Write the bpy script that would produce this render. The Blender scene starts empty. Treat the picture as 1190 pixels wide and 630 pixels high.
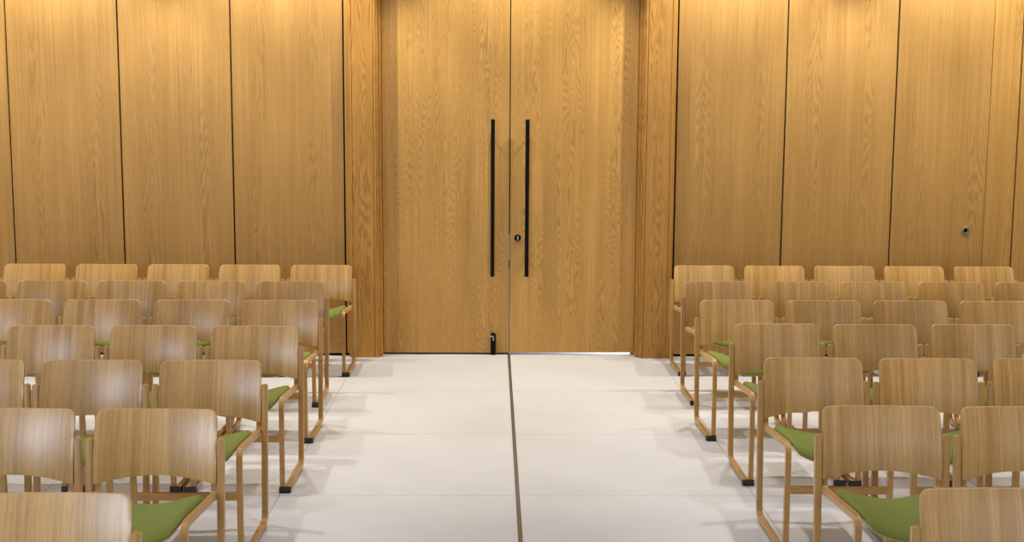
import bpy, bmesh, math, random
from mathutils import Vector, Matrix

random.seed(7)
SC = bpy.context.scene
COL = SC.collection
PI = math.pi

# ------------------------------------------------------------------ helpers
def link(o, parent=None):
    COL.objects.link(o)
    if parent is not None:
        o.parent = parent
    return o

def tag(o, label=None, cat=None, group=None, kind=None):
    if label: o['label'] = label
    if cat: o['category'] = cat
    if group: o['group'] = group
    if kind: o['kind'] = kind
    return o

def empty(name, loc=(0, 0, 0), rz=0.0):
    o = bpy.data.objects.new(name, None)
    o.empty_display_size = 0.1
    o.location = loc
    o.rotation_euler = (0, 0, rz)
    return link(o)

def finish(name, bm, mat, parent=None, smooth=False, auto=None):
    bmesh.ops.recalc_face_normals(bm, faces=bm.faces[:])
    me = bpy.data.meshes.new(name)
    bm.to_mesh(me)
    bm.free()
    for m in (mat if isinstance(mat, (list, tuple)) else [mat]):
        me.materials.append(m)
    if smooth:
        for p in me.polygons:
            p.use_smooth = True
        if auto:
            me.set_sharp_from_angle(angle=math.radians(auto))
    return link(bpy.data.objects.new(name, me), parent)

def uvl(bm):
    return bm.loops.layers.uv.verify()

def bevel_all(bm, w, seg=2, ang=30):
    es = [e for e in bm.edges if len(e.link_faces) == 2 and e.calc_face_angle(0) > math.radians(ang)]
    if es:
        bmesh.ops.bevel(bm, geom=es, offset=w, segments=seg, profile=0.5, affect='EDGES', clamp_overlap=True)

def set_uv(bm, fn):
    l = uvl(bm)
    for f in bm.faces:
        for lp in f.loops:
            lp[l].uv = fn(lp.vert.co, f)

def box(bm, x0, x1, y0, y1, z0, z1):
    vs = [bm.verts.new((x, y, z)) for x in (x0, x1) for y in (y0, y1) for z in (z0, z1)]
    for q in ((0, 1, 3, 2), (4, 6, 7, 5), (0, 4, 5, 1), (2, 3, 7, 6), (0, 2, 6, 4), (1, 5, 7, 3)):
        bm.faces.new([vs[i] for i in q])
    return vs

def prism(bm, pts, z0, z1):
    """closed polygon in plan, extruded in z"""
    a = [bm.verts.new((x, y, z0)) for x, y in pts]
    b = [bm.verts.new((x, y, z1)) for x, y in pts]
    n = len(pts)
    for i in range(n):
        bm.faces.new([a[i], a[(i + 1) % n], b[(i + 1) % n], b[i]])
    bm.faces.new(a[::-1]); bm.faces.new(b)

def cyl(bm, c, axis, r, h, seg=24, r2=None):
    """cylinder from c along axis ('x','y','z') length h"""
    r2 = r if r2 is None else r2
    ring = []
    for k, rr in ((0, r), (1, r2)):
        vs = []
        for i in range(seg):
            a = 2 * PI * i / seg
            u, v, w = rr * math.cos(a), rr * math.sin(a), k * h
            p = {'x': (w, u, v), 'y': (u, w, v), 'z': (u, v, w)}[axis]
            vs.append(bm.verts.new((c[0] + p[0], c[1] + p[1], c[2] + p[2])))
        ring.append(vs)
    for i in range(seg):
        j = (i + 1) % seg
        bm.faces.new([ring[0][i], ring[0][j], ring[1][j], ring[1][i]])
    bm.faces.new(ring[0][::-1]); bm.faces.new(ring[1])

# ------------------------------------------------------------------ materials
def mat_new(name):
    m = bpy.data.materials.new(name)
    m.use_nodes = True
    nt = m.node_tree
    b = nt.nodes['Principled BSDF']
    return m, nt, b

def N(nt, typ, **kw):
    n = nt.nodes.new(typ)
    for k, v in kw.items():
        setattr(n, k, v)
    return n

def math_n(nt, op, a, b=None, clamp=False):
    n = N(nt, 'ShaderNodeMath', operation=op, use_clamp=clamp)
    for i, v in enumerate((a, b)):
        if v is None: continue
        if isinstance(v, (int, float)): n.inputs[i].default_value = v
        else: nt.links.new(v, n.inputs[i])
    return n.outputs[0]

def comb(nt, x, y, z=0.0):
    n = N(nt, 'ShaderNodeCombineXYZ')
    for i, v in enumerate((x, y, z)):
        if isinstance(v, (int, float)): n.inputs[i].default_value = v
        else: nt.links.new(v, n.inputs[i])
    return n.outputs[0]

def noise(nt, vec, scale=1.0, detail=3.0, rough=0.55, dist=0.0):
    n = N(nt, 'ShaderNodeTexNoise')
    n.inputs['Scale'].default_value = scale
    n.inputs['Detail'].default_value = detail
    n.inputs['Roughness'].default_value = rough
    n.inputs['Distortion'].default_value = dist
    nt.links.new(vec, n.inputs['Vector'])
    return n.outputs[0]

def ramp(nt, fac, stops):
    n = N(nt, 'ShaderNodeValToRGB')
    while len(n.color_ramp.elements) < len(stops):
        n.color_ramp.elements.new(0.5)
    for e, (p, c) in zip(n.color_ramp.elements, stops):
        e.position = p
        e.color = c if len(c) == 4 else (*c, 1)
    nt.links.new(fac, n.inputs[0])
    return n.outputs[0]

def mixc(nt, fac, a, b, blend='MIX'):
    n = N(nt, 'ShaderNodeMix', data_type='RGBA', blend_type=blend)
    for i, v in ((0, fac), (6, a), (7, b)):
        if isinstance(v, (int, float)): n.inputs[i].default_value = v
        elif isinstance(v, tuple): n.inputs[i].default_value = (*v, 1) if len(v) == 3 else v
        else: nt.links.new(v, n.inputs[i])
    return n.outputs[2]

def oak(name, light, dark, sheet=None, A=700., B=12., ring=0.35, streak=0.6, pore=0.35,
        rough=0.4, vary=0.10, spec=0.4, streak_f=45.0, wob=0.7, bands=0.0, coat=0.0, contour=15.0):
    """oak veneer.  UV = metres (across the grain, along the grain)"""
    m, nt, b = mat_new(name)
    L = nt.links
    uv = N(nt, 'ShaderNodeUVMap')
    sep = N(nt, 'ShaderNodeSeparateXYZ'); L.new(uv.outputs[0], sep.inputs[0])
    oi = N(nt, 'ShaderNodeObjectInfo')
    rnd = oi.outputs['Random']
    a = sep.outputs[0]; l = sep.outputs[1]
    ar = math_n(nt, 'ADD', a, math_n(nt, 'MULTIPLY', rnd, 37.0))
    lr = math_n(nt, 'ADD', l, math_n(nt, 'MULTIPLY', rnd, 53.0))
    # slow wander of the grain
    wv = noise(nt, comb(nt, math_n(nt, 'MULTIPLY', ar, 5.0), math_n(nt, 'MULTIPLY', lr, 1.3)), 1.0, 2.0)
    aw = math_n(nt, 'ADD', ar, math_n(nt, 'MULTIPLY', wv, 0.02))
    st = noise(nt, comb(nt, math_n(nt, 'MULTIPLY', aw, streak_f), math_n(nt, 'MULTIPLY', lr, 0.7)), 1.0, 5.0, 0.65)
    st = ramp(nt, st, [(0.3, (0, 0, 0)), (0.7, (1, 1, 1))])
    if bands:
        bn = noise(nt, comb(nt, math_n(nt, 'MULTIPLY', aw, 17.0), math_n(nt, 'MULTIPLY', lr, 0.25), 4.4), 1.0, 2.0)
        bn = ramp(nt, bn, [(0.38, (0, 0, 0)), (0.62, (1, 1, 1))])
        st = math_n(nt, 'ADD', math_n(nt, 'MULTIPLY', st, 1 - bands), math_n(nt, 'MULTIPLY', bn, bands))
    col = mixc(nt, math_n(nt, 'MULTIPLY', st, streak), light, dark)
    if sheet:
        mm = math_n(nt, 'MODULO', math_n(nt, 'ADD', a, 40 * sheet), sheet)
        c = math_n(nt, 'SUBTRACT', mm, sheet * 0.5)
        # growth rings: contours of a slow field stretched along the grain, opening into cathedrals at the heart of each leaf
        w1 = noise(nt, comb(nt, math_n(nt, 'MULTIPLY', ar, 11.5), math_n(nt, 'MULTIPLY', lr, 1.05), 3.3), 1.0, 1.5)
        w2 = noise(nt, comb(nt, math_n(nt, 'MULTIPLY', ar, 60.0), math_n(nt, 'MULTIPLY', lr, 9.0), 9.1), 1.0, 2.0)
        q = math_n(nt, 'MULTIPLY', math_n(nt, 'MULTIPLY', c, c), A)
        q = math_n(nt, 'ADD', q, math_n(nt, 'MULTIPLY', lr, B))
        q = math_n(nt, 'ADD', q, math_n(nt, 'MULTIPLY', w1, contour))
        q = math_n(nt, 'ADD', q, math_n(nt, 'MULTIPLY', w2, wob))
        s = math_n(nt, 'SINE', math_n(nt, 'MULTIPLY', q, 2 * PI))
        s = math_n(nt, 'MULTIPLY', math_n(nt, 'ADD', s, 1.0), 0.5)
        s = math_n(nt, 'POWER', s, 1.5)
        fd = noise(nt, comb(nt, math_n(nt, 'MULTIPLY', ar, 7.0), math_n(nt, 'MULTIPLY', lr, 0.7), 1.7), 1.0, 2.0)
        fd = ramp(nt, fd, [(0.36, (0.12, 0.12, 0.12)), (0.60, (1, 1, 1))])
        s = math_n(nt, 'MULTIPLY', s, fd)
        col = mixc(nt, math_n(nt, 'MULTIPLY', s, ring), col, tuple(d * 0.62 for d in dark))
        # broad tone bands
        bd = noise(nt, comb(nt, math_n(nt, 'MULTIPLY', aw, 9.0), math_n(nt, 'MULTIPLY', lr, 0.15), 2.2), 1.0, 1.0)
        col = mixc(nt, math_n(nt, 'MULTIPLY', ramp(nt, bd, [(0.4, (0, 0, 0)), (0.6, (1, 1, 1))]), 0.18), col, dark)
    po = noise(nt, comb(nt, math_n(nt, 'MULTIPLY', aw, 420.0), math_n(nt, 'MULTIPLY', lr, 11.0)), 1.0, 2.0, 0.6)
    po = ramp(nt, po, [(0.52, (0, 0, 0)), (0.68, (1, 1, 1))])
    col = mixc(nt, math_n(nt, 'MULTIPLY', po, pore), col, tuple(d * 0.5 for d in dark))
    # each piece of wood has a tone of its own
    hs = N(nt, 'ShaderNodeHueSaturation')
    L.new(col, hs.inputs['Color'])
    r2 = math_n(nt, 'FRACT', math_n(nt, 'MULTIPLY', rnd, 17.3))
    L.new(math_n(nt, 'ADD', math_n(nt, 'MULTIPLY', math_n(nt, 'SUBTRACT', rnd, 0.5), 2 * vary), 1.0), hs.inputs['Value'])
    L.new(math_n(nt, 'ADD', math_n(nt, 'MULTIPLY', math_n(nt, 'SUBTRACT', r2, 0.5), 0.7 * vary), 1.0), hs.inputs['Saturation'])
    L.new(hs.outputs[0], b.inputs['Base Color'])
    b.inputs['Roughness'].default_value = rough
    b.inputs['Specular IOR Level'].default_value = spec
    b.inputs['Coat Weight'].default_value = coat; b.inputs['Coat Roughness'].default_value = 0.26
    bu = N(nt, 'ShaderNodeBump'); bu.inputs['Strength'].default_value = 0.08; bu.inputs['Distance'].default_value = 0.001
    L.new(po, bu.inputs['Height']); L.new(bu.outputs[0], b.inputs['Normal'])
    return m

def plain(name, color, rough=0.5, metal=0.0, spec=0.5, nscale=80.0, namt=0.06):
    m, nt, b = mat_new(name)
    tc = N(nt, 'ShaderNodeTexCoord')
    n = noise(nt, tc.outputs['Object'], nscale, 3.0)
    c = mixc(nt, n, tuple(x * (1 - namt) for x in color), tuple(min(1, x * (1 + namt)) for x in color))
    nt.links.new(c, b.inputs['Base Color'])
    b.inputs['Roughness'].default_value = rough
    b.inputs['Metallic'].default_value = metal
    b.inputs['Specular IOR Level'].default_value = spec
    return m

TILE = 1.2
def floor_mat():
    m, nt, b = mat_new('pale_stone_tiles')
    L = nt.links
    tc = N(nt, 'ShaderNodeTexCoord')
    sep = N(nt, 'ShaderNodeSeparateXYZ'); L.new(tc.outputs['Object'], sep.inputs[0])
    x, y = sep.outputs[0], sep.outputs[1]
    def cell(v): return math_n(nt, 'DIVIDE', math_n(nt, 'ADD', v, 60 * TILE), TILE)
    cx, cy = cell(x), cell(y)
    def edge(c):
        f = math_n(nt, 'FRACT', c)
        return math_n(nt, 'SUBTRACT', 0.5, math_n(nt, 'ABSOLUTE', math_n(nt, 'SUBTRACT', f, 0.5)))
    d = math_n(nt, 'MULTIPLY', math_n(nt, 'MINIMUM', edge(cx), edge(cy)), TILE)
    joint = math_n(nt, 'LESS_THAN', d, 0.0028)
    wn = N(nt, 'ShaderNodeTexWhiteNoise', noise_dimensions='2D')
    L.new(comb(nt, math_n(nt, 'FLOOR', cx), math_n(nt, 'FLOOR', cy)), wn.inputs['Vector'])
    tone = wn.outputs['Value']
    cl = noise(nt, tc.outputs['Object'], 2.2, 4.0, 0.6)
    gr = noise(nt, tc.outputs['Object'], 160.0, 2.0, 0.7)
    c = mixc(nt, ramp(nt, cl, [(0.35, (0, 0, 0)), (0.65, (1, 1, 1))]), FLOOR_A, FLOOR_B)
    c = mixc(nt, math_n(nt, 'MULTIPLY', ramp(nt, gr, [(0.42, (0, 0, 0)), (0.6, (1, 1, 1))]), 0.10), c, (0.42, 0.39, 0.37))
    hs = N(nt, 'ShaderNodeHueSaturation'); L.new(c, hs.inputs['Color'])
    L.new(math_n(nt, 'ADD', math_n(nt, 'MULTIPLY', math_n(nt, 'SUBTRACT', tone, 0.5), 0.07), 1.0), hs.inputs['Value'])
    c = mixc(nt, math_n(nt, 'MULTIPLY', joint, 0.75), hs.outputs[0], (0.25, 0.22, 0.21))
    L.new(c, b.inputs['Base Color'])
    b.inputs['Roughness'].default_value = 0.52
    b.inputs['Specular IOR Level'].default_value = 0.35
    return m

def fabric_mat():
    m, nt, b = mat_new('olive_wool')
    L = nt.links
    tc = N(nt, 'ShaderNodeTexCoord')
    n = noise(nt, tc.outputs['Object'], 420.0, 3.0, 0.7)
    n2 = noise(nt, tc.outputs['Object'], 9.0, 2.0)
    c = mixc(nt, n, (0.130, 0.160, 0.028), (0.22, 0.250, 0.060))
    c = mixc(nt, math_n(nt, 'MULTIPLY', n2, 0.3), c, (0.125, 0.155, 0.03))
    L.new(c, b.inputs['Base Color'])
    b.inputs['Roughness'].default_value = 0.9
    b.inputs['Specular IOR Level'].default_value = 0.15
    b.inputs['Sheen Weight'].default_value = 0.25
    b.inputs['Sheen Tint'].default_value = (0.7, 0.85, 0.4, 1)
    bu = N(nt, 'ShaderNodeBump'); bu.inputs['Strength'].default_value = 0.25; bu.inputs['Distance'].default_value = 0.001
    L.new(n, bu.inputs['Height']); L.new(bu.outputs[0], b.inputs['Normal'])
    return m

FLOOR_A = (0.565, 0.575, 0.608); FLOOR_B = (0.60, 0.61, 0.645)
M = {}
M['wall'] = oak('oak_wall_veneer', (0.545, 0.315, 0.100), (0.30, 0.157, 0.027), sheet=0.43, A=520, B=5, contour=9.0, ring=0.38, streak=0.65,
                pore=0.22, rough=0.45, vary=0.03, streak_f=80.0)
M['door'] = oak('oak_door_veneer', (0.64, 0.370, 0.112), (0.37, 0.190, 0.030), sheet=0.3335, A=450, B=8, ring=0.52, streak=0.6,
                pore=0.25, rough=0.45, vary=0.02, contour=19.0, wob=0.9, streak_f=80.0)
M['jamb'] = oak('oak_solid_jamb', (0.56, 0.295, 0.070), (0.36, 0.168, 0.026), sheet=0.22, A=500, B=4, ring=0.6, streak=0.7,
                pore=0.3, rough=0.45, vary=0.03)
M['back'] = oak('oak_backrest_veneer', (0.68, 0.420, 0.168), (0.31, 0.163, 0.036), ring=0, streak=0.9, pore=0.35, rough=0.33,
                vary=0.09, streak_f=75.0, spec=0.55, bands=0.4, coat=0.3)
M['frame'] = oak('oak_bentwood', (0.48, 0.275, 0.090), (0.33, 0.170, 0.042), streak=0.6, pore=0.25, rough=0.38, vary=0.05)
M['edge'] = oak('oak_lit_laminated_edge', (0.58, 0.40, 0.19), (0.44, 0.27, 0.105), streak=0.5, pore=0.15, rough=0.4, vary=0.05)  # paler laminate, with some of the light on the sides put into the colour
M['ply'] = plain('pale_ply', (0.46, 0.32, 0.17), 0.5)
M['wool'] = fabric_mat()
M['rubber'] = plain('black_rubber', (0.012, 0.012, 0.013), 0.55)
M['glide'] = plain('clear_grey_glide', (0.55, 0.55, 0.53), 0.3)
M['black'] = plain('black_powder_coat', (0.004, 0.004, 0.005), 0.6, spec=0.1)
M['void'] = plain('dark_recess', (0.012, 0.008, 0.010), 0.9, spec=0.1)
M['steel'] = plain('satin_steel', (0.62, 0.60, 0.57), 0.28, 1.0)
M['bronze'] = plain('dark_nickel', (0.30, 0.26, 0.22), 0.35, 0.9)
M['joint'] = plain('bronze_joint', (0.20, 0.165, 0.135), 0.45, 0.6)
M['jointfill'] = plain('dark_sealant', (0.05, 0.042, 0.038), 0.6)
M['plaster'] = plain('warm_plaster', (0.72, 0.68, 0.62), 0.9, nscale=20, namt=0.03)
M['floor'] = floor_mat()

# ------------------------------------------------------------------ setting
WALL_Y, DOOR_Y, CEIL = 1.235, 1.30, 3.8
LX, RX, BACK_Y = -6.2, 6.2, -12.5

bm = bmesh.new(); box(bm, LX, RX, BACK_Y, 2.6, -0.12, 0.0)
fl = finish('floor', bm, M['floor'])
tag(fl, 'pale grey floor of large square tiles', 'floor', kind='structure')

bm = bmesh.new(); box(bm, LX, RX, BACK_Y, 2.6, CEIL, CEIL + 0.12)
tag(finish('ceiling', bm, M['plaster']), 'pale plaster ceiling above the hall', 'ceiling', kind='structure')
for nm, x0, x1 in (('wall_left', LX - 0.12, LX), ('wall_right', RX, RX + 0.12)):
    bm = bmesh.new(); box(bm, x0, x1, BACK_Y, 2.6, -0.12, CEIL + 0.12)
    set_uv(bm, lambda c, f: (c.y, c.z))
    tag(finish(nm, bm, M['wall']), 'oak veneered side wall on the ' + nm[5:], 'wall', kind='structure')

# back wall: dark substructure, opening for the doors, veneered panels in front of it
OPEN_X, OPEN_Z = 1.02, 3.12
bm = bmesh.new()
box(bm, LX, -OPEN_X - 0.14, 1.256, 1.40, 0.0, CEIL)
box(bm, OPEN_X + 0.14, RX, 1.256, 1.40, 0.0, CEIL)
box(bm, -OPEN_X - 0.14, OPEN_X + 0.14, 1.256, 1.40, OPEN_Z + 0.04, CEIL)
wb = finish('wall_back', bm, M['void'])
tag(wb, 'oak panelled wall with dark shadow gaps around the double doors', 'wall', kind='structure')
GAP = 0.0065
edges_l = [-6.2, -5.62, -4.76, -3.898, -3.039, -2.171, -1.300]
edges_r = [1.304, 2.160, 3.026, 4.005, 4.86, 5.72, 6.2]
def panel(name, x0, x1, parent, z0=0.022, z1=CEIL - 0.02, y=WALL_Y):
    bm = bmesh.new(); box(bm, x0, x1, y, y + 0.02, z0, z1)
    bevel_all(bm, 0.0012, 1)
    set_uv(bm, lambda c, f: (c.x - x0, c.z))
    return finish(name, bm, M['wall'], parent)
for E in (edges_l, edges_r):
    for x0, x1 in zip(E[:-1], E[1:]):
        if abs(x0 - 3.026) < 1e-6:
            continue
        panel('wall_panel', x0 + GAP, x1 - GAP, wb)
panel('wall_panel', 3.775, 4.005 - GAP, wb)
# side slivers between the last gap and the door frame
panel('wall_panel', -1.300 + GAP, -1.262, wb)
panel('wall_panel', 1.290, 1.304 - GAP, wb)
# concealed door leaf in the panelling on the right, with its key escutcheon
d3 = panel('door_3', 3.026 + GAP, 3.7705, None)
tag(d3, 'concealed oak door leaf flush in the right wall panelling, with round keyhole', 'door', kind='structure')
bm = bmesh.new()
prof = [(0.031, 0.0), (0.031, -0.006), (0.026, -0.010), (0.017, -0.010), (0.014, -0.003)]
seg = 32
rings = [[bm.verts.new((3.627 + r * math.cos(2 * PI * i / seg), WALL_Y + d, 1.028 + r * math.sin(2 * PI * i / seg))) for i in range(seg)] for r, d in prof]
for a, b_ in zip(rings[:-1], rings[1:]):
    for i in range(seg):
        bm.faces.new([a[i], a[(i + 1) % seg], b_[(i + 1) % seg], b_[i]])
esc = finish('keyhole_escutcheon', bm, M['bronze'], d3, True, 40)
esc['label'] = 'round dark nickel keyhole ring'
bm = bmesh.new(); cyl(bm, (3.627, WALL_Y - 0.0035, 1.028), 'y', 0.0145, 0.003, 24)
finish('keyhole', bm, M['black'], esc)

# door frame: two jambs and a head, each a moulded oak section
def jamb_pts(s):
    p = [(1.288, 1.30), (1.288, 1.185), (1.281, 1.168), (1.268, 1.160), (1.251, 1.160), (1.2485, 1.166), (1.246, 1.160),
         (1.066, 1.160), (1.0635, 1.166), (1.061, 1.160), (1.046, 1.160), (1.042, 1.168), (1.034, 1.168), (1.028, 1.178), (1.028, 1.205), (1.016, 1.205),
         (1.010, 1.215), (1.010, 1.347), (0.985, 1.347), (0.985, 1.375), (1.14, 1.375), (1.14, 1.30)]
    if s < 0:
        p = [(-x * (0.985 if x > 1.2 else 1.0), y) for x, y in p][::-1]
    return p
for i, s in ((1, -1), (2, 1)):
    bm = bmesh.new(); prism(bm, jamb_pts(s), 0.0, OPEN_Z + 0.3)
    set_uv(bm, lambda c, f: (abs(c.x) + 0.6 * c.y - 1.05 - 0.6 * 1.16, c.z))
    tag(finish('trim_%d' % i, bm, M['jamb']), 'tall moulded oak door jamb on the %s of the double doors' % ('left' if s < 0 else 'right'),
        'door frame', kind='structure')
bm = bmesh.new()
box(bm, -1.02, 1.02, 1.160, 1.375, OPEN_Z, OPEN_Z + 0.3)
set_uv(bm, lambda c, f: (c.z, c.x))
tag(finish('trim_3', bm, M['jamb']), 'oak head of the door frame spanning both doors', 'door frame', kind='structure')
bm = bmesh.new(); box(bm, -1.29, 1.29, 1.225, 1.255, OPEN_Z + 0.305, CEIL)
set_uv(bm, lambda c, f: (c.x, c.z))
finish('wall_panel', bm, M['wall'], wb)

# the two door leaves
def handle(parent, x):
    bm = bmesh.new(); box(bm, x - 0.0155, x + 0.0155, 1.212, 1.243, 0.645, 1.886)
    bevel_all(bm, 0.002, 2)
    h = finish('pull_handle', bm, M['black'], parent)
    h['label'] = 'long black square bar pull handle'
    for z in (0.80, 1.73):
        bm = bmesh.new(); cyl(bm, (x, 1.240, z), 'y', 0.010, DOOR_Y - 1.240, 16)
        finish('standoff', bm, M['black'], h, True, 40)
    return h
def leaf(name, x0, x1, label, z0):
    bm = bmesh.new(); box(bm, x0, x1, DOOR_Y, DOOR_Y + 0.045, z0, OPEN_Z - 0.005)
    bevel_all(bm, 0.0015, 1)
    set_uv(bm, lambda c, f: (c.x, c.z))
    o = finish(name, bm, M['door'])
    return tag(o, label, 'door', kind='structure')
dl = leaf('door_1', -1.006, -0.0045, 'left oak leaf of the double doors, with black floor bolt', 0.016)
dr = leaf('door_2', 0.0045, 1.006, 'right oak leaf of the double doors, with round black lock', 0.020)
handle(dl, -0.135); handle(dr, 0.136)
# left leaf: drop seal, steel lock plate, pale strip for the lit leaf edge, floor bolt
bm = bmesh.new(); box(bm, -1.004, -0.004, DOOR_Y + 0.006, DOOR_Y + 0.04, 0.001, 0.017)
finish('drop_seal', bm, M['rubber'], dl)
bm = bmesh.new()
box(bm, -0.0050, 0.0000, DOOR_Y - 0.0010, DOOR_Y + 0.02, 0.768, 0.978)
bevel_all(bm, 0.0006, 1)
finish('strike_plate', bm, M['steel'], dl)['label'] = 'thin bright steel lock plate on the meeting edge'
bm = bmesh.new()
box(bm, -0.0050, -0.0015, DOOR_Y - 0.0005, DOOR_Y + 0.02, 0.02, 0.70)
finish('lit_edge_strip', bm, M['glide'], dl)  # pale colour stands in for light on the exposed edge of the leaf
# floor bolt: stadium shaped black body with steel lever and a foot
bm = bmesh.new()
bx, r = -0.126, 0.020
outl = []
for i in range(13):
    a = PI * i / 12
    outl.append((bx + r * math.cos(a), 0.160 + r * math.sin(a)))
outl += [(bx - r, 0.012), (bx - r + 0.006, 0.004), (bx + r - 0.006, 0.004), (bx + r, 0.012)]
f0 = [bm.verts.new((x, DOOR_Y, z)) for x, z in outl]
f1 = [bm.verts.new((x, DOOR_Y - 0.028, z)) for x, z in outl]
n = len(outl)
for i in range(n):
    bm.faces.new([f0[i], f0[(i + 1) % n], f1[(i + 1) % n], f1[i]])
bm.faces.new(f0); bm.faces.new(f1[::-1])
bevel_all(bm, 0.003, 2, 50)
fb = finish('floor_bolt', bm, M['black'], dl)
fb['label'] = 'black floor bolt with steel lever'
bm = bmesh.new()
box(bm, bx - 0.003, bx + 0.0035, DOOR_Y - 0.036, DOOR_Y - 0.026, 0.122, 0.161)
box(bm, bx - 0.030, bx + 0.0035, DOOR_Y - 0.036, DOOR_Y - 0.026, 0.151, 0.158)
finish('lever', bm, M['steel'], fb)
bm = bmesh.new(); cyl(bm, (bx, DOOR_Y - 0.014, 0.0005), 'z', 0.010, 0.012, 16)
finish('bolt_foot', bm, M['joint'], fb, True, 40)
bm = bmesh.new(); box(bm, -0.035, 0.035, DOOR_Y + 0.0455, DOOR_Y + 0.058, 0.022, OPEN_Z - 0.01)
finish('seam_light_block', bm, M['void'], dl)  # added strip that blocks sky light through the seam, dark like its shade
# right leaf: round lock with thumb turn
bm = bmesh.new(); cyl(bm, (0.066, DOOR_Y - 0.010, 0.948), 'y', 0.0255, 0.010, 32, 0.0265)
lk = finish('lock', bm, M['black'], dr, True, 40)
lk['label'] = 'round black lock rose with steel thumb turn'
bm = bmesh.new()
outl = [(0.0055 * math.cos(2 * PI * i / 16), 0.017 * math.sin(2 * PI * i / 16)) for i in range(16)]
f0 = [bm.verts.new((0.066 + x, DOOR_Y - 0.009, 0.948 + z)) for x, z in outl]
f1 = [bm.verts.new((0.066 + x, DOOR_Y - 0.024, 0.948 + z)) for x, z in outl]
for i in range(16):
    bm.faces.new([f0[i], f0[(i + 1) % 16], f1[(i + 1) % 16], f1[i]])
bm.faces.new(f0); bm.faces.new(f1[::-1])
finish('thumb_turn', bm, M['steel'], lk, True, 50)

# expansion joint down the middle of the aisle
bm = bmesh.new(); box(bm, -0.0085, 0.0085, BACK_Y, 1.30, -0.01, 0.0012)
ej = finish('trim_4', bm, M['jointfill'])
tag(ej, 'dark metal movement joint running down the aisle floor to the doors', 'floor joint', kind='structure')
for s in (-1, 1):
    bm = bmesh.new(); box(bm, s * 0.0085 - 0.002, s * 0.0085 + 0.002, BACK_Y, 1.30, -0.01, 0.002)
    finish('joint_edge', bm, M['joint'], ej)
bm = bmesh.new(); box(bm, -0.0035, 0.0035, BACK_Y, 1.30, -0.01, 0.0018)
finish('joint_bar', bm, M['joint'], ej)

# ------------------------------------------------------------------ the chair
# local frame: faces -Y, rear posts on y = 0, floor z = 0
HW = 0.266       # half width over the posts
PW = 0.028       # post width
MW = 0.0245      # member width

def arc_path(pts, radii, n=7):
    """polyline in (y,z) with rounded corners"""
    out = [Vector(pts[0])]
    for i in range(1, len(pts) - 1):
        p, a, b = Vector(pts[i]), Vector(pts[i - 1]), Vector(pts[i + 1])
        da, db = (a - p).normalized(), (b - p).normalized()
        ang = da.angle(db)
        r = radii[i - 1]
        t = r / math.tan(ang / 2)
        s, e = p + da * t, p + db * t
        bis = (da + db).normalized()
        c = p + bis * (r / math.sin(ang / 2))
        v0, v1 = s - c, e - c
        a0 = math.atan2(v0.y, v0.x); a1 = math.atan2(v1.y, v1.x)
        d = (a1 - a0 + PI) % (2 * PI) - PI
        for k in range(n + 1):
            q = a0 + d * k / n
            out.append(Vector((c.x + r * math.cos(q), c.y + r * math.sin(q))))
    out.append(Vector(pts[-1]))
    return out

def ribbon(path, t, x0, x1, round_start=False):
    """bent laminated member: path in (y,z), thickness t in the plane, from x0 to x1"""
    bm = bmesh.new()
    L = uvl(bm)
    n = len(path)
    nor = []
    for i in range(n):
        d = (path[min(i + 1, n - 1)] - path[max(i - 1, 0)]).normalized()
        nor.append(Vector((-d.y, d.x)))
    s = [0.0]
    for i in range(1, n):
        s.append(s[-1] + (path[i] - path[i - 1]).length)
    rows = []
    for i in range(n):
        a = path[i] + nor[i] * t / 2; b_ = path[i] - nor[i] * t / 2
        rows.append([bm.verts.new((x0, a.x, a.y)), bm.verts.new((x1, a.x, a.y)), bm.verts.new((x1, b_.x, b_.y)), bm.verts.new((x0, b_.x, b_.y))])
    for i in range(n - 1):
        for j in range(4):
            k = (j + 1) % 4
            f = bm.faces.new([rows[i][j], rows[i][k], rows[i + 1][k], rows[i + 1][j]])
            for lp, (ii, jj) in zip(f.loops, ((i, j), (i, k), (i + 1, k), (i + 1, j))):
                jv = jj if not (j == 3 and jj == 0) else 4
                lp[L].uv = (0.025 * jv, s[ii])
    bm.faces.new(rows[0][::-1]); bm.faces.new(rows[-1])
    if round_start:      # round the top corners seen from the front
        es = [e for e in bm.edges if e.verts[0] in rows[0] and e.verts[1] in rows[0] and abs(e.verts[0].co.x - e.verts[1].co.x) < 1e-6]
        bmesh.ops.bevel(bm, geom=es, offset=0.011, segments=4, profile=0.5, affect='EDGES')
    bevel_all(bm, 0.003, 2, 50)
    bm.normal_update()
    for f in bm.faces:
        if abs(f.normal.x) > 0.8: f.material_index = 1      # laminated side of the member, paler and partly painted as lit
    return bm

LEAN = 0.055      # rear post leans back this much by z = 0.67
def lean(z): return LEAN * z / 0.67

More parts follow.
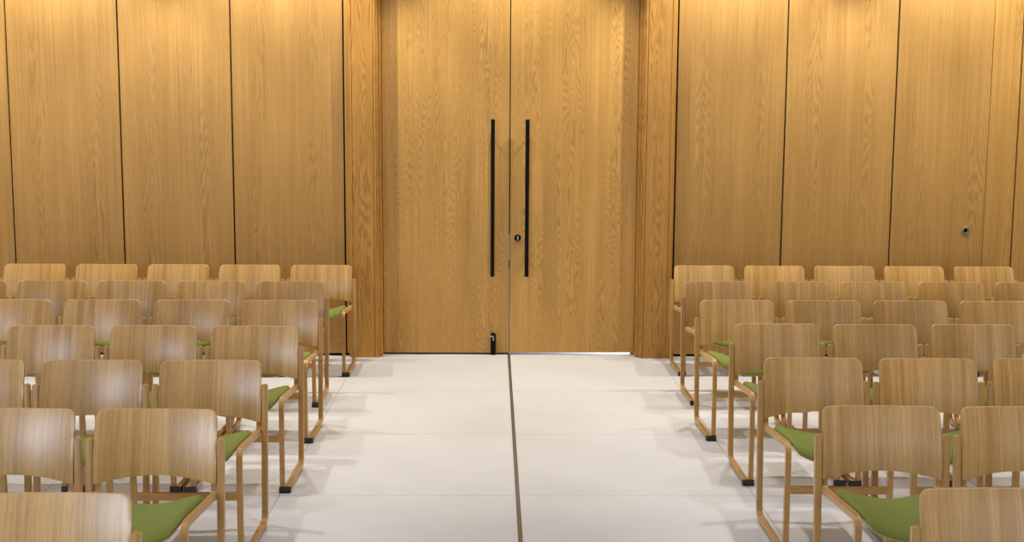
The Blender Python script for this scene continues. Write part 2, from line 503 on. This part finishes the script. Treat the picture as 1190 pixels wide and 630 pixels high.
BR_TOP, BR_BOT, BR_W = 0.763, 0.482, 0.236
def backrest_bm():
    """curved ply: outline with round top corners, arched lower edge, concave towards the sitter"""
    bm = bmesh.new()
    NX, NZ, T = 28, 14, 0.011
    def halfw(z):
        w = BR_W - 0.003 * max(0, (z - 0.62) / 0.16)
        r = 0.034
        if z > BR_TOP - r:
            q = (z - (BR_TOP - r)) / r
            w -= r * (1 - math.sqrt(max(0, 1 - q * q)))
        r = 0.008
        if z < BR_BOT + r:
            q = (BR_BOT + r - z) / r
            w -= r * (1 - math.sqrt(max(0, 1 - q * q)))
        return w
    zs = []
    for j in range(NZ + 1):
        v = j / NZ
        zs.append(v)
    # denser towards the top so the corner reads round
    def zmap(v):
        return BR_BOT + (BR_TOP - BR_BOT) * (1 - (1 - v) ** 2.0 if False else v)
    vals = [0, 0.008, 0.02, 0.03] + [0.03 + 0.84 * k / 9 for k in range(1, 10)] + [0.895, 0.92, 0.94, 0.957, 0.972, 0.984, 0.993, 1.0]
    grid = {}
    for side in (0, 1):
        for j, v in enumerate(vals):
            z0 = zmap(v)
            w = halfw(z0)
            for i in range(NX + 1):
                u = -1 + 2 * i / NX
                x = w * u
                k = 1 - (x / BR_W) ** 2
                z = z0 + 0.030 * k * (1 - v) - 0.004 * k * v       # arched lower edge, top dips a touch
                y = lean(z) - 0.015 + 0.60 * max(0.0, z - 0.50) ** 2 + 0.030 * k                     # concave
                grid[side, j, i] = bm.verts.new((x, y + (T if side else 0.0), z))
    J = len(vals) - 1
    for j in range(J):
        for i in range(NX):
            bm.faces.new([grid[0, j, i], grid[0, j, i + 1], grid[0, j + 1, i + 1], grid[0, j + 1, i]])
            bm.faces.new([grid[1, j, i + 1], grid[1, j, i], grid[1, j + 1, i], grid[1, j + 1, i + 1]])
    rim = []
    for i in range(NX):
        rim.append([grid[0, 0, i + 1], grid[0, 0, i], grid[1, 0, i], grid[1, 0, i + 1]])
        rim.append([grid[0, J, i], grid[0, J, i + 1], grid[1, J, i + 1], grid[1, J, i]])
    for j in range(J):
        rim.append([grid[0, j, 0], grid[0, j + 1, 0], grid[1, j + 1, 0], grid[1, j, 0]])
        rim.append([grid[0, j + 1, NX], grid[0, j, NX], grid[1, j, NX], grid[1, j + 1, NX]])
    for q in rim:
        f = bm.faces.new(q); f.material_index = 1
    set_uv(bm, lambda c, f: (c.x, c.z))
    es = [e for e in bm.edges if len(e.link_faces) == 2 and (e.link_faces[0].material_index != e.link_faces[1].material_index)]
    bmesh.ops.bevel(bm, geom=es, offset=0.0022, segments=2, profile=0.5, affect='EDGES', clamp_overlap=True, material=1)
    return bm

RAIL_R, RAIL_F = 0.448, 0.486       # top of the seat rail, rear and front
def rail_z(y):
    t = (-0.055 - y) / (0.43 - 0.055)
    return RAIL_R + (RAIL_F - RAIL_R) * t

SW = 0.2105
def seat_surface(u, v):
    """u across -1..1, v 0 rear .. 1 front : centre of the saddle shaped seat"""
    y = -0.030 - 0.432 * v
    rc = 0.0
    w = SW
    # rounded front and back corners
    if v > 0.70:
        q = (v - 0.70) / 0.30
        w -= 0.035 * (1 - math.sqrt(max(0.0, 1 - (q * 0.96) ** 2)))
    if v < 0.10:
        q = (0.10 - v) / 0.10
        w -= 0.018 * (1 - math.sqrt(max(0.0, 1 - q * q)))
    x = w * u
    k = math.cos(0.5 * PI * min(1.0, abs(x / SW))) ** (1.5 - 0.95 * v)
    dip = 0.038 + 0.018 * v
    z = rail_z(y) + 0.004 - dip * k
    if v > 0.62:
        q = (v - 0.62) / 0.38
        z -= 0.034 * q * q * (0.2 + 0.8 * k)
    return Vector((x, y, z))

def seat_bm(top_off, bot_off, grow, rounding):
    bm = bmesh.new()
    NU, NV = 20, 18
    g = {}
    for side, off in ((0, top_off), (1, bot_off)):
        for j in range(NV + 1):
            for i in range(NU + 1):
                u = math.sin((-1 + 2 * i / NU) * PI / 2) * 0.5 + (-1 + 2 * i / NU) * 0.5
                v = j / NV
                v = 0.5 - 0.5 * math.cos(v * PI) if False else v
                p = seat_surface(u * grow, v)
                e = min(1.0, (1 - abs(u)) / 0.16, v / 0.10 + 1e-6, (1 - v) / 0.10 + 1e-6)
                e = max(0.0, e)
                bulge = math.sqrt(max(0.0, 1 - (1 - e) ** 2)) if rounding else 1.0
                h = bot_off + (off - bot_off) * (0.35 + 0.65 * bulge) if side == 0 else off
                g[side, j, i] = bm.verts.new((p.x, p.y, p.z + h))
    for j in range(NV):
        for i in range(NU):
            bm.faces.new([g[0, j, i], g[0, j, i + 1], g[0, j + 1, i + 1], g[0, j + 1, i]])
            bm.faces.new([g[1, j, i + 1], g[1, j, i], g[1, j + 1, i], g[1, j + 1, i + 1]])
    for i in range(NU):
        bm.faces.new([g[0, 0, i + 1], g[0, 0, i], g[1, 0, i], g[1, 0, i + 1]])
        bm.faces.new([g[0, NV, i], g[0, NV, i + 1], g[1, NV, i + 1], g[1, NV, i]])
    for j in range(NV):
        bm.faces.new([g[0, j, 0], g[0, j + 1, 0], g[1, j + 1, 0], g[1, j, 0]])
        bm.faces.new([g[0, j + 1, NU], g[0, j, NU], g[1, j, NU], g[1, j + 1, NU]])
    set_uv(bm, lambda c, f: (c.x, c.y))
    return bm

FRONT = -0.445
def make_chair():
    root = empty('stacking_chair')
    finish('backrest', backrest_bm(), [M['back'], M['ply']], root, True, 40)
    pad = finish('seat_pad', seat_bm(0.022, -0.004, 0.99, True), M['wool'], root, True, 60)
    pad['label'] = 'olive green upholstered seat pad'
    finish('seat_shell', seat_bm(-0.002, -0.010, 0.997, False), M['ply'], root, True, 40)
    for s in (-1, 1):
        xa, xb = sorted((s * HW, s * (HW - PW)))
        # rear post running down into the floor runner
        path = arc_path([(lean(0.660), 0.660), (0.0, 0.020), (FRONT, 0.020)], [0.045])
        finish('post_runner', ribbon(path, 0.024, xa, xb, True), [M['frame'], M['edge']], root, True, 40)
        # front leg bending into the seat rail and up behind the backrest
        xc, xd = sorted((s * (HW - PW - 0.0005), s * (HW - PW - MW)))
        p2 = arc_path([(FRONT + 0.012, 0.012), (FRONT + 0.018, RAIL_F - 0.009), (lean(0.46) + 0.008, RAIL_R - 0.011), (lean(0.61) + 0.011, 0.61)],
                      [0.040, 0.030])
        finish('front_leg', ribbon(p2, 0.022, xc, xd), [M['frame'], M['edge']], root, True, 40)
        # rubber cap closing the front end of runner and leg
        bm = bmesh.new()
        x0, x1 = sorted((s * (HW + 0.002), s * (HW - PW - MW - 0.002)))
        pts = [(FRONT - 0.014, 0.012), (FRONT - 0.006, 0.0), (FRONT + 0.030, 0.0), (FRONT + 0.030, 0.010), (FRONT + 0.020, 0.030), (FRONT - 0.010, 0.033)]
        a = [bm.verts.new((x0, y, z)) for y, z in pts]; b_ = [bm.verts.new((x1, y, z)) for y, z in pts]
        for i in range(6):
            bm.faces.new([a[i], a[(i + 1) % 6], b_[(i + 1) % 6], b_[i]])
        bm.faces.new(a); bm.faces.new(b_[::-1])
        bevel_all(bm, 0.003, 2)
        cap = finish('foot_cap', bm, M['rubber'], root, True, 40)
        cap['label'] = 'black rubber foot cap'
        # clear glide under the rear of the runner
        bm = bmesh.new(); x0, x1 = sorted((s * (HW + 0.003), s * (HW - PW - 0.001)))
        box(bm, x0, x1, -0.075, -0.040, 0.0, 0.0105)
        bevel_all(bm, 0.002, 1)
        finish('glide', bm, M['glide'], root)
    bm = bmesh.new(); box(bm, -(HW - PW - MW) - 0.001, HW - PW - MW + 0.001, FRONT + 0.006, FRONT + 0.026, 0.260, 0.292)
    bevel_all(bm, 0.003, 2)
    set_uv(bm, lambda c, f: (c.z + c.y, c.x))
    finish('stretcher', bm, M['frame'], root)
    return root

def copy_thing(src):
    c = src.copy(); COL.objects.link(c)
    for ch in list(src.children):
        d = ch.copy(); COL.objects.link(d); d.parent = c
    return c

PITCH = 0.548
# per row: y of the rear posts, outer x of the aisle post, number of chairs in view
RIGHT = [(0.945, 1.248, 5), (0.010, 1.190, 5), (-0.895, 1.139, 4), (-1.79, 1.182, 3), (-2.76, 1.131, 3), (-3.745, 1.144, 2), (-4.835, 1.152, 1)]
LEFT = [(0.875, -1.186, 5), (-0.075, -1.264, 5), (-0.965, -1.180, 4), (-1.91, -1.152, 3), (-2.86, -1.172, 3), (-3.815, -1.160, 2), (-4.885, -1.172, 1)]
ORD = ['first', 'second', 'third', 'fourth', 'fifth', 'sixth', 'seventh']
proto = make_chair()
first = True
for side, rows in (('left', LEFT), ('right', RIGHT)):
    for k, (y, xo, n) in enumerate(rows):
        for i in range(n):
            o = proto if first else copy_thing(proto)
            first = False
            sg = -1 if side == 'left' else 1
            jit = random.Random(k * 17 + i * 3 + (sg > 0))
            o.location = (xo + sg * (HW + PITCH * i), y + jit.uniform(-0.006, 0.006), 0)
            o.rotation_euler = (0, 0, math.radians(jit.uniform(-0.7, 0.7)))
            place = 'on the aisle' if i == 0 else '%s from the aisle' % ORD[i]
            row = 'row nearest the doors' if k == 0 else '%s row from the doors' % ORD[k]
            tag(o, 'oak chair, green seat, %s, %s, %s block' % (place, row, side), 'chair', 'oak chairs %s of the aisle' % side)

# ------------------------------------------------------------------ light
def spot(loc, target, power, size, blend, color, radius=0.05):
    d = bpy.data.lights.new('downlight', 'SPOT')
    d.energy = power; d.spot_size = math.radians(size); d.spot_blend = blend; d.color = color; d.shadow_soft_size = radius
    o = bpy.data.objects.new('downlight', d); link(o)
    o.location = loc
    v = Vector(target) - Vector(loc)
    o.rotation_euler = v.to_track_quat('-Z', 'Y').to_euler()
    return o
def area(name, loc, target, sx, sy, power, color):
    d = bpy.data.lights.new(name, 'AREA'); d.shape = 'RECTANGLE'; d.size = sx; d.size_y = sy; d.energy = power; d.color = color
    o = bpy.data.objects.new(name, d); link(o); o.location = loc
    v = Vector(target) - Vector(loc)
    o.rotation_euler = v.to_track_quat('-Z', 'Y').to_euler()
    return o
WARM = (1.0, 0.94, 0.80); DOWN = (1.0, 0.95, 0.89)
# wall washers along the panelled wall
for x, p in ((-5.2, 150), (-3.5, 155), (-1.80, 152), (0.0, 112), (1.80, 152), (3.5, 155), (5.2, 150)):
    spot((x, 0.50, CEIL - 0.03), (x, 0.80, 0), p, 104, 0.40, WARM, 0.03)
# downlights over the seating
for y, k in ((-2.0, 1.15), (-4.0, 0.95), (-6.3, 0.78)):
    for x in (-4.6, -2.5, 2.5, 4.6):
        spot((x, y, CEIL - 0.03), (x, y, 0), 96 * k, 78, 0.6, DOWN, 0.04)
    spot((0.0, y, CEIL - 0.03), (0.0, y, 0), 72 * k, 78, 0.6, DOWN, 0.05)
# daylight: a window in the left wall behind the camera, the glazed end of the hall, and under the right door
area('daylight_window', (-6.1, -9.7, 2.2), (0.0, -8.5, 0.9), 2.8, 2.4, 280, (0.68, 0.80, 1.0))
area('daylight_glazing', (3.0, -12.2, 2.2), (1.0, -3.0, 0.5), 6.0, 2.6, 55, (0.96, 0.97, 1.0))
area('outside_daylight', (1.05, 1.75, 0.45), (0.8, 1.35, 0.0), 0.5, 0.5, 10, (0.80, 0.90, 1.0))

w = bpy.data.worlds.new('World'); SC.world = w; w.use_nodes = True
bg = w.node_tree.nodes['Background']
bg.inputs[0].default_value = (0.82, 0.87, 1.0, 1); bg.inputs[1].default_value = 0.12

# ------------------------------------------------------------------ camera (solved from the tile grid and the verticals)
cx, cy, H, yaw, pitch, roll, f = -0.1267, -8.3376, 1.8851, 0.0154, 0.1243, 0.0059, 1410.0
fw = Vector((math.sin(yaw) * math.cos(pitch), math.cos(yaw) * math.cos(pitch), -math.sin(pitch)))
r0 = Vector((math.cos(yaw), -math.sin(yaw), 0)); u0 = r0.cross(fw)
r = r0 * math.cos(roll) + u0 * math.sin(roll)
u = -r0 * math.sin(roll) + u0 * math.cos(roll)
cam = bpy.data.cameras.new('camera'); co = bpy.data.objects.new('camera', cam); link(co)
R = Matrix((r, u, -fw)).transposed().to_4x4()
co.matrix_world = Matrix.Translation((cx, cy, H)) @ R
cam.sensor_fit = 'HORIZONTAL'; cam.sensor_width = 36.0; cam.lens = 36.0 * f / 1190.0
cam.clip_start = 0.05; cam.clip_end = 100
SC.camera = co
vs = SC.view_settings
vs.view_transform = 'Standard'; vs.look = 'None'; vs.gamma = 1.0; vs.exposure = 0.5; vs.use_curve_mapping = False
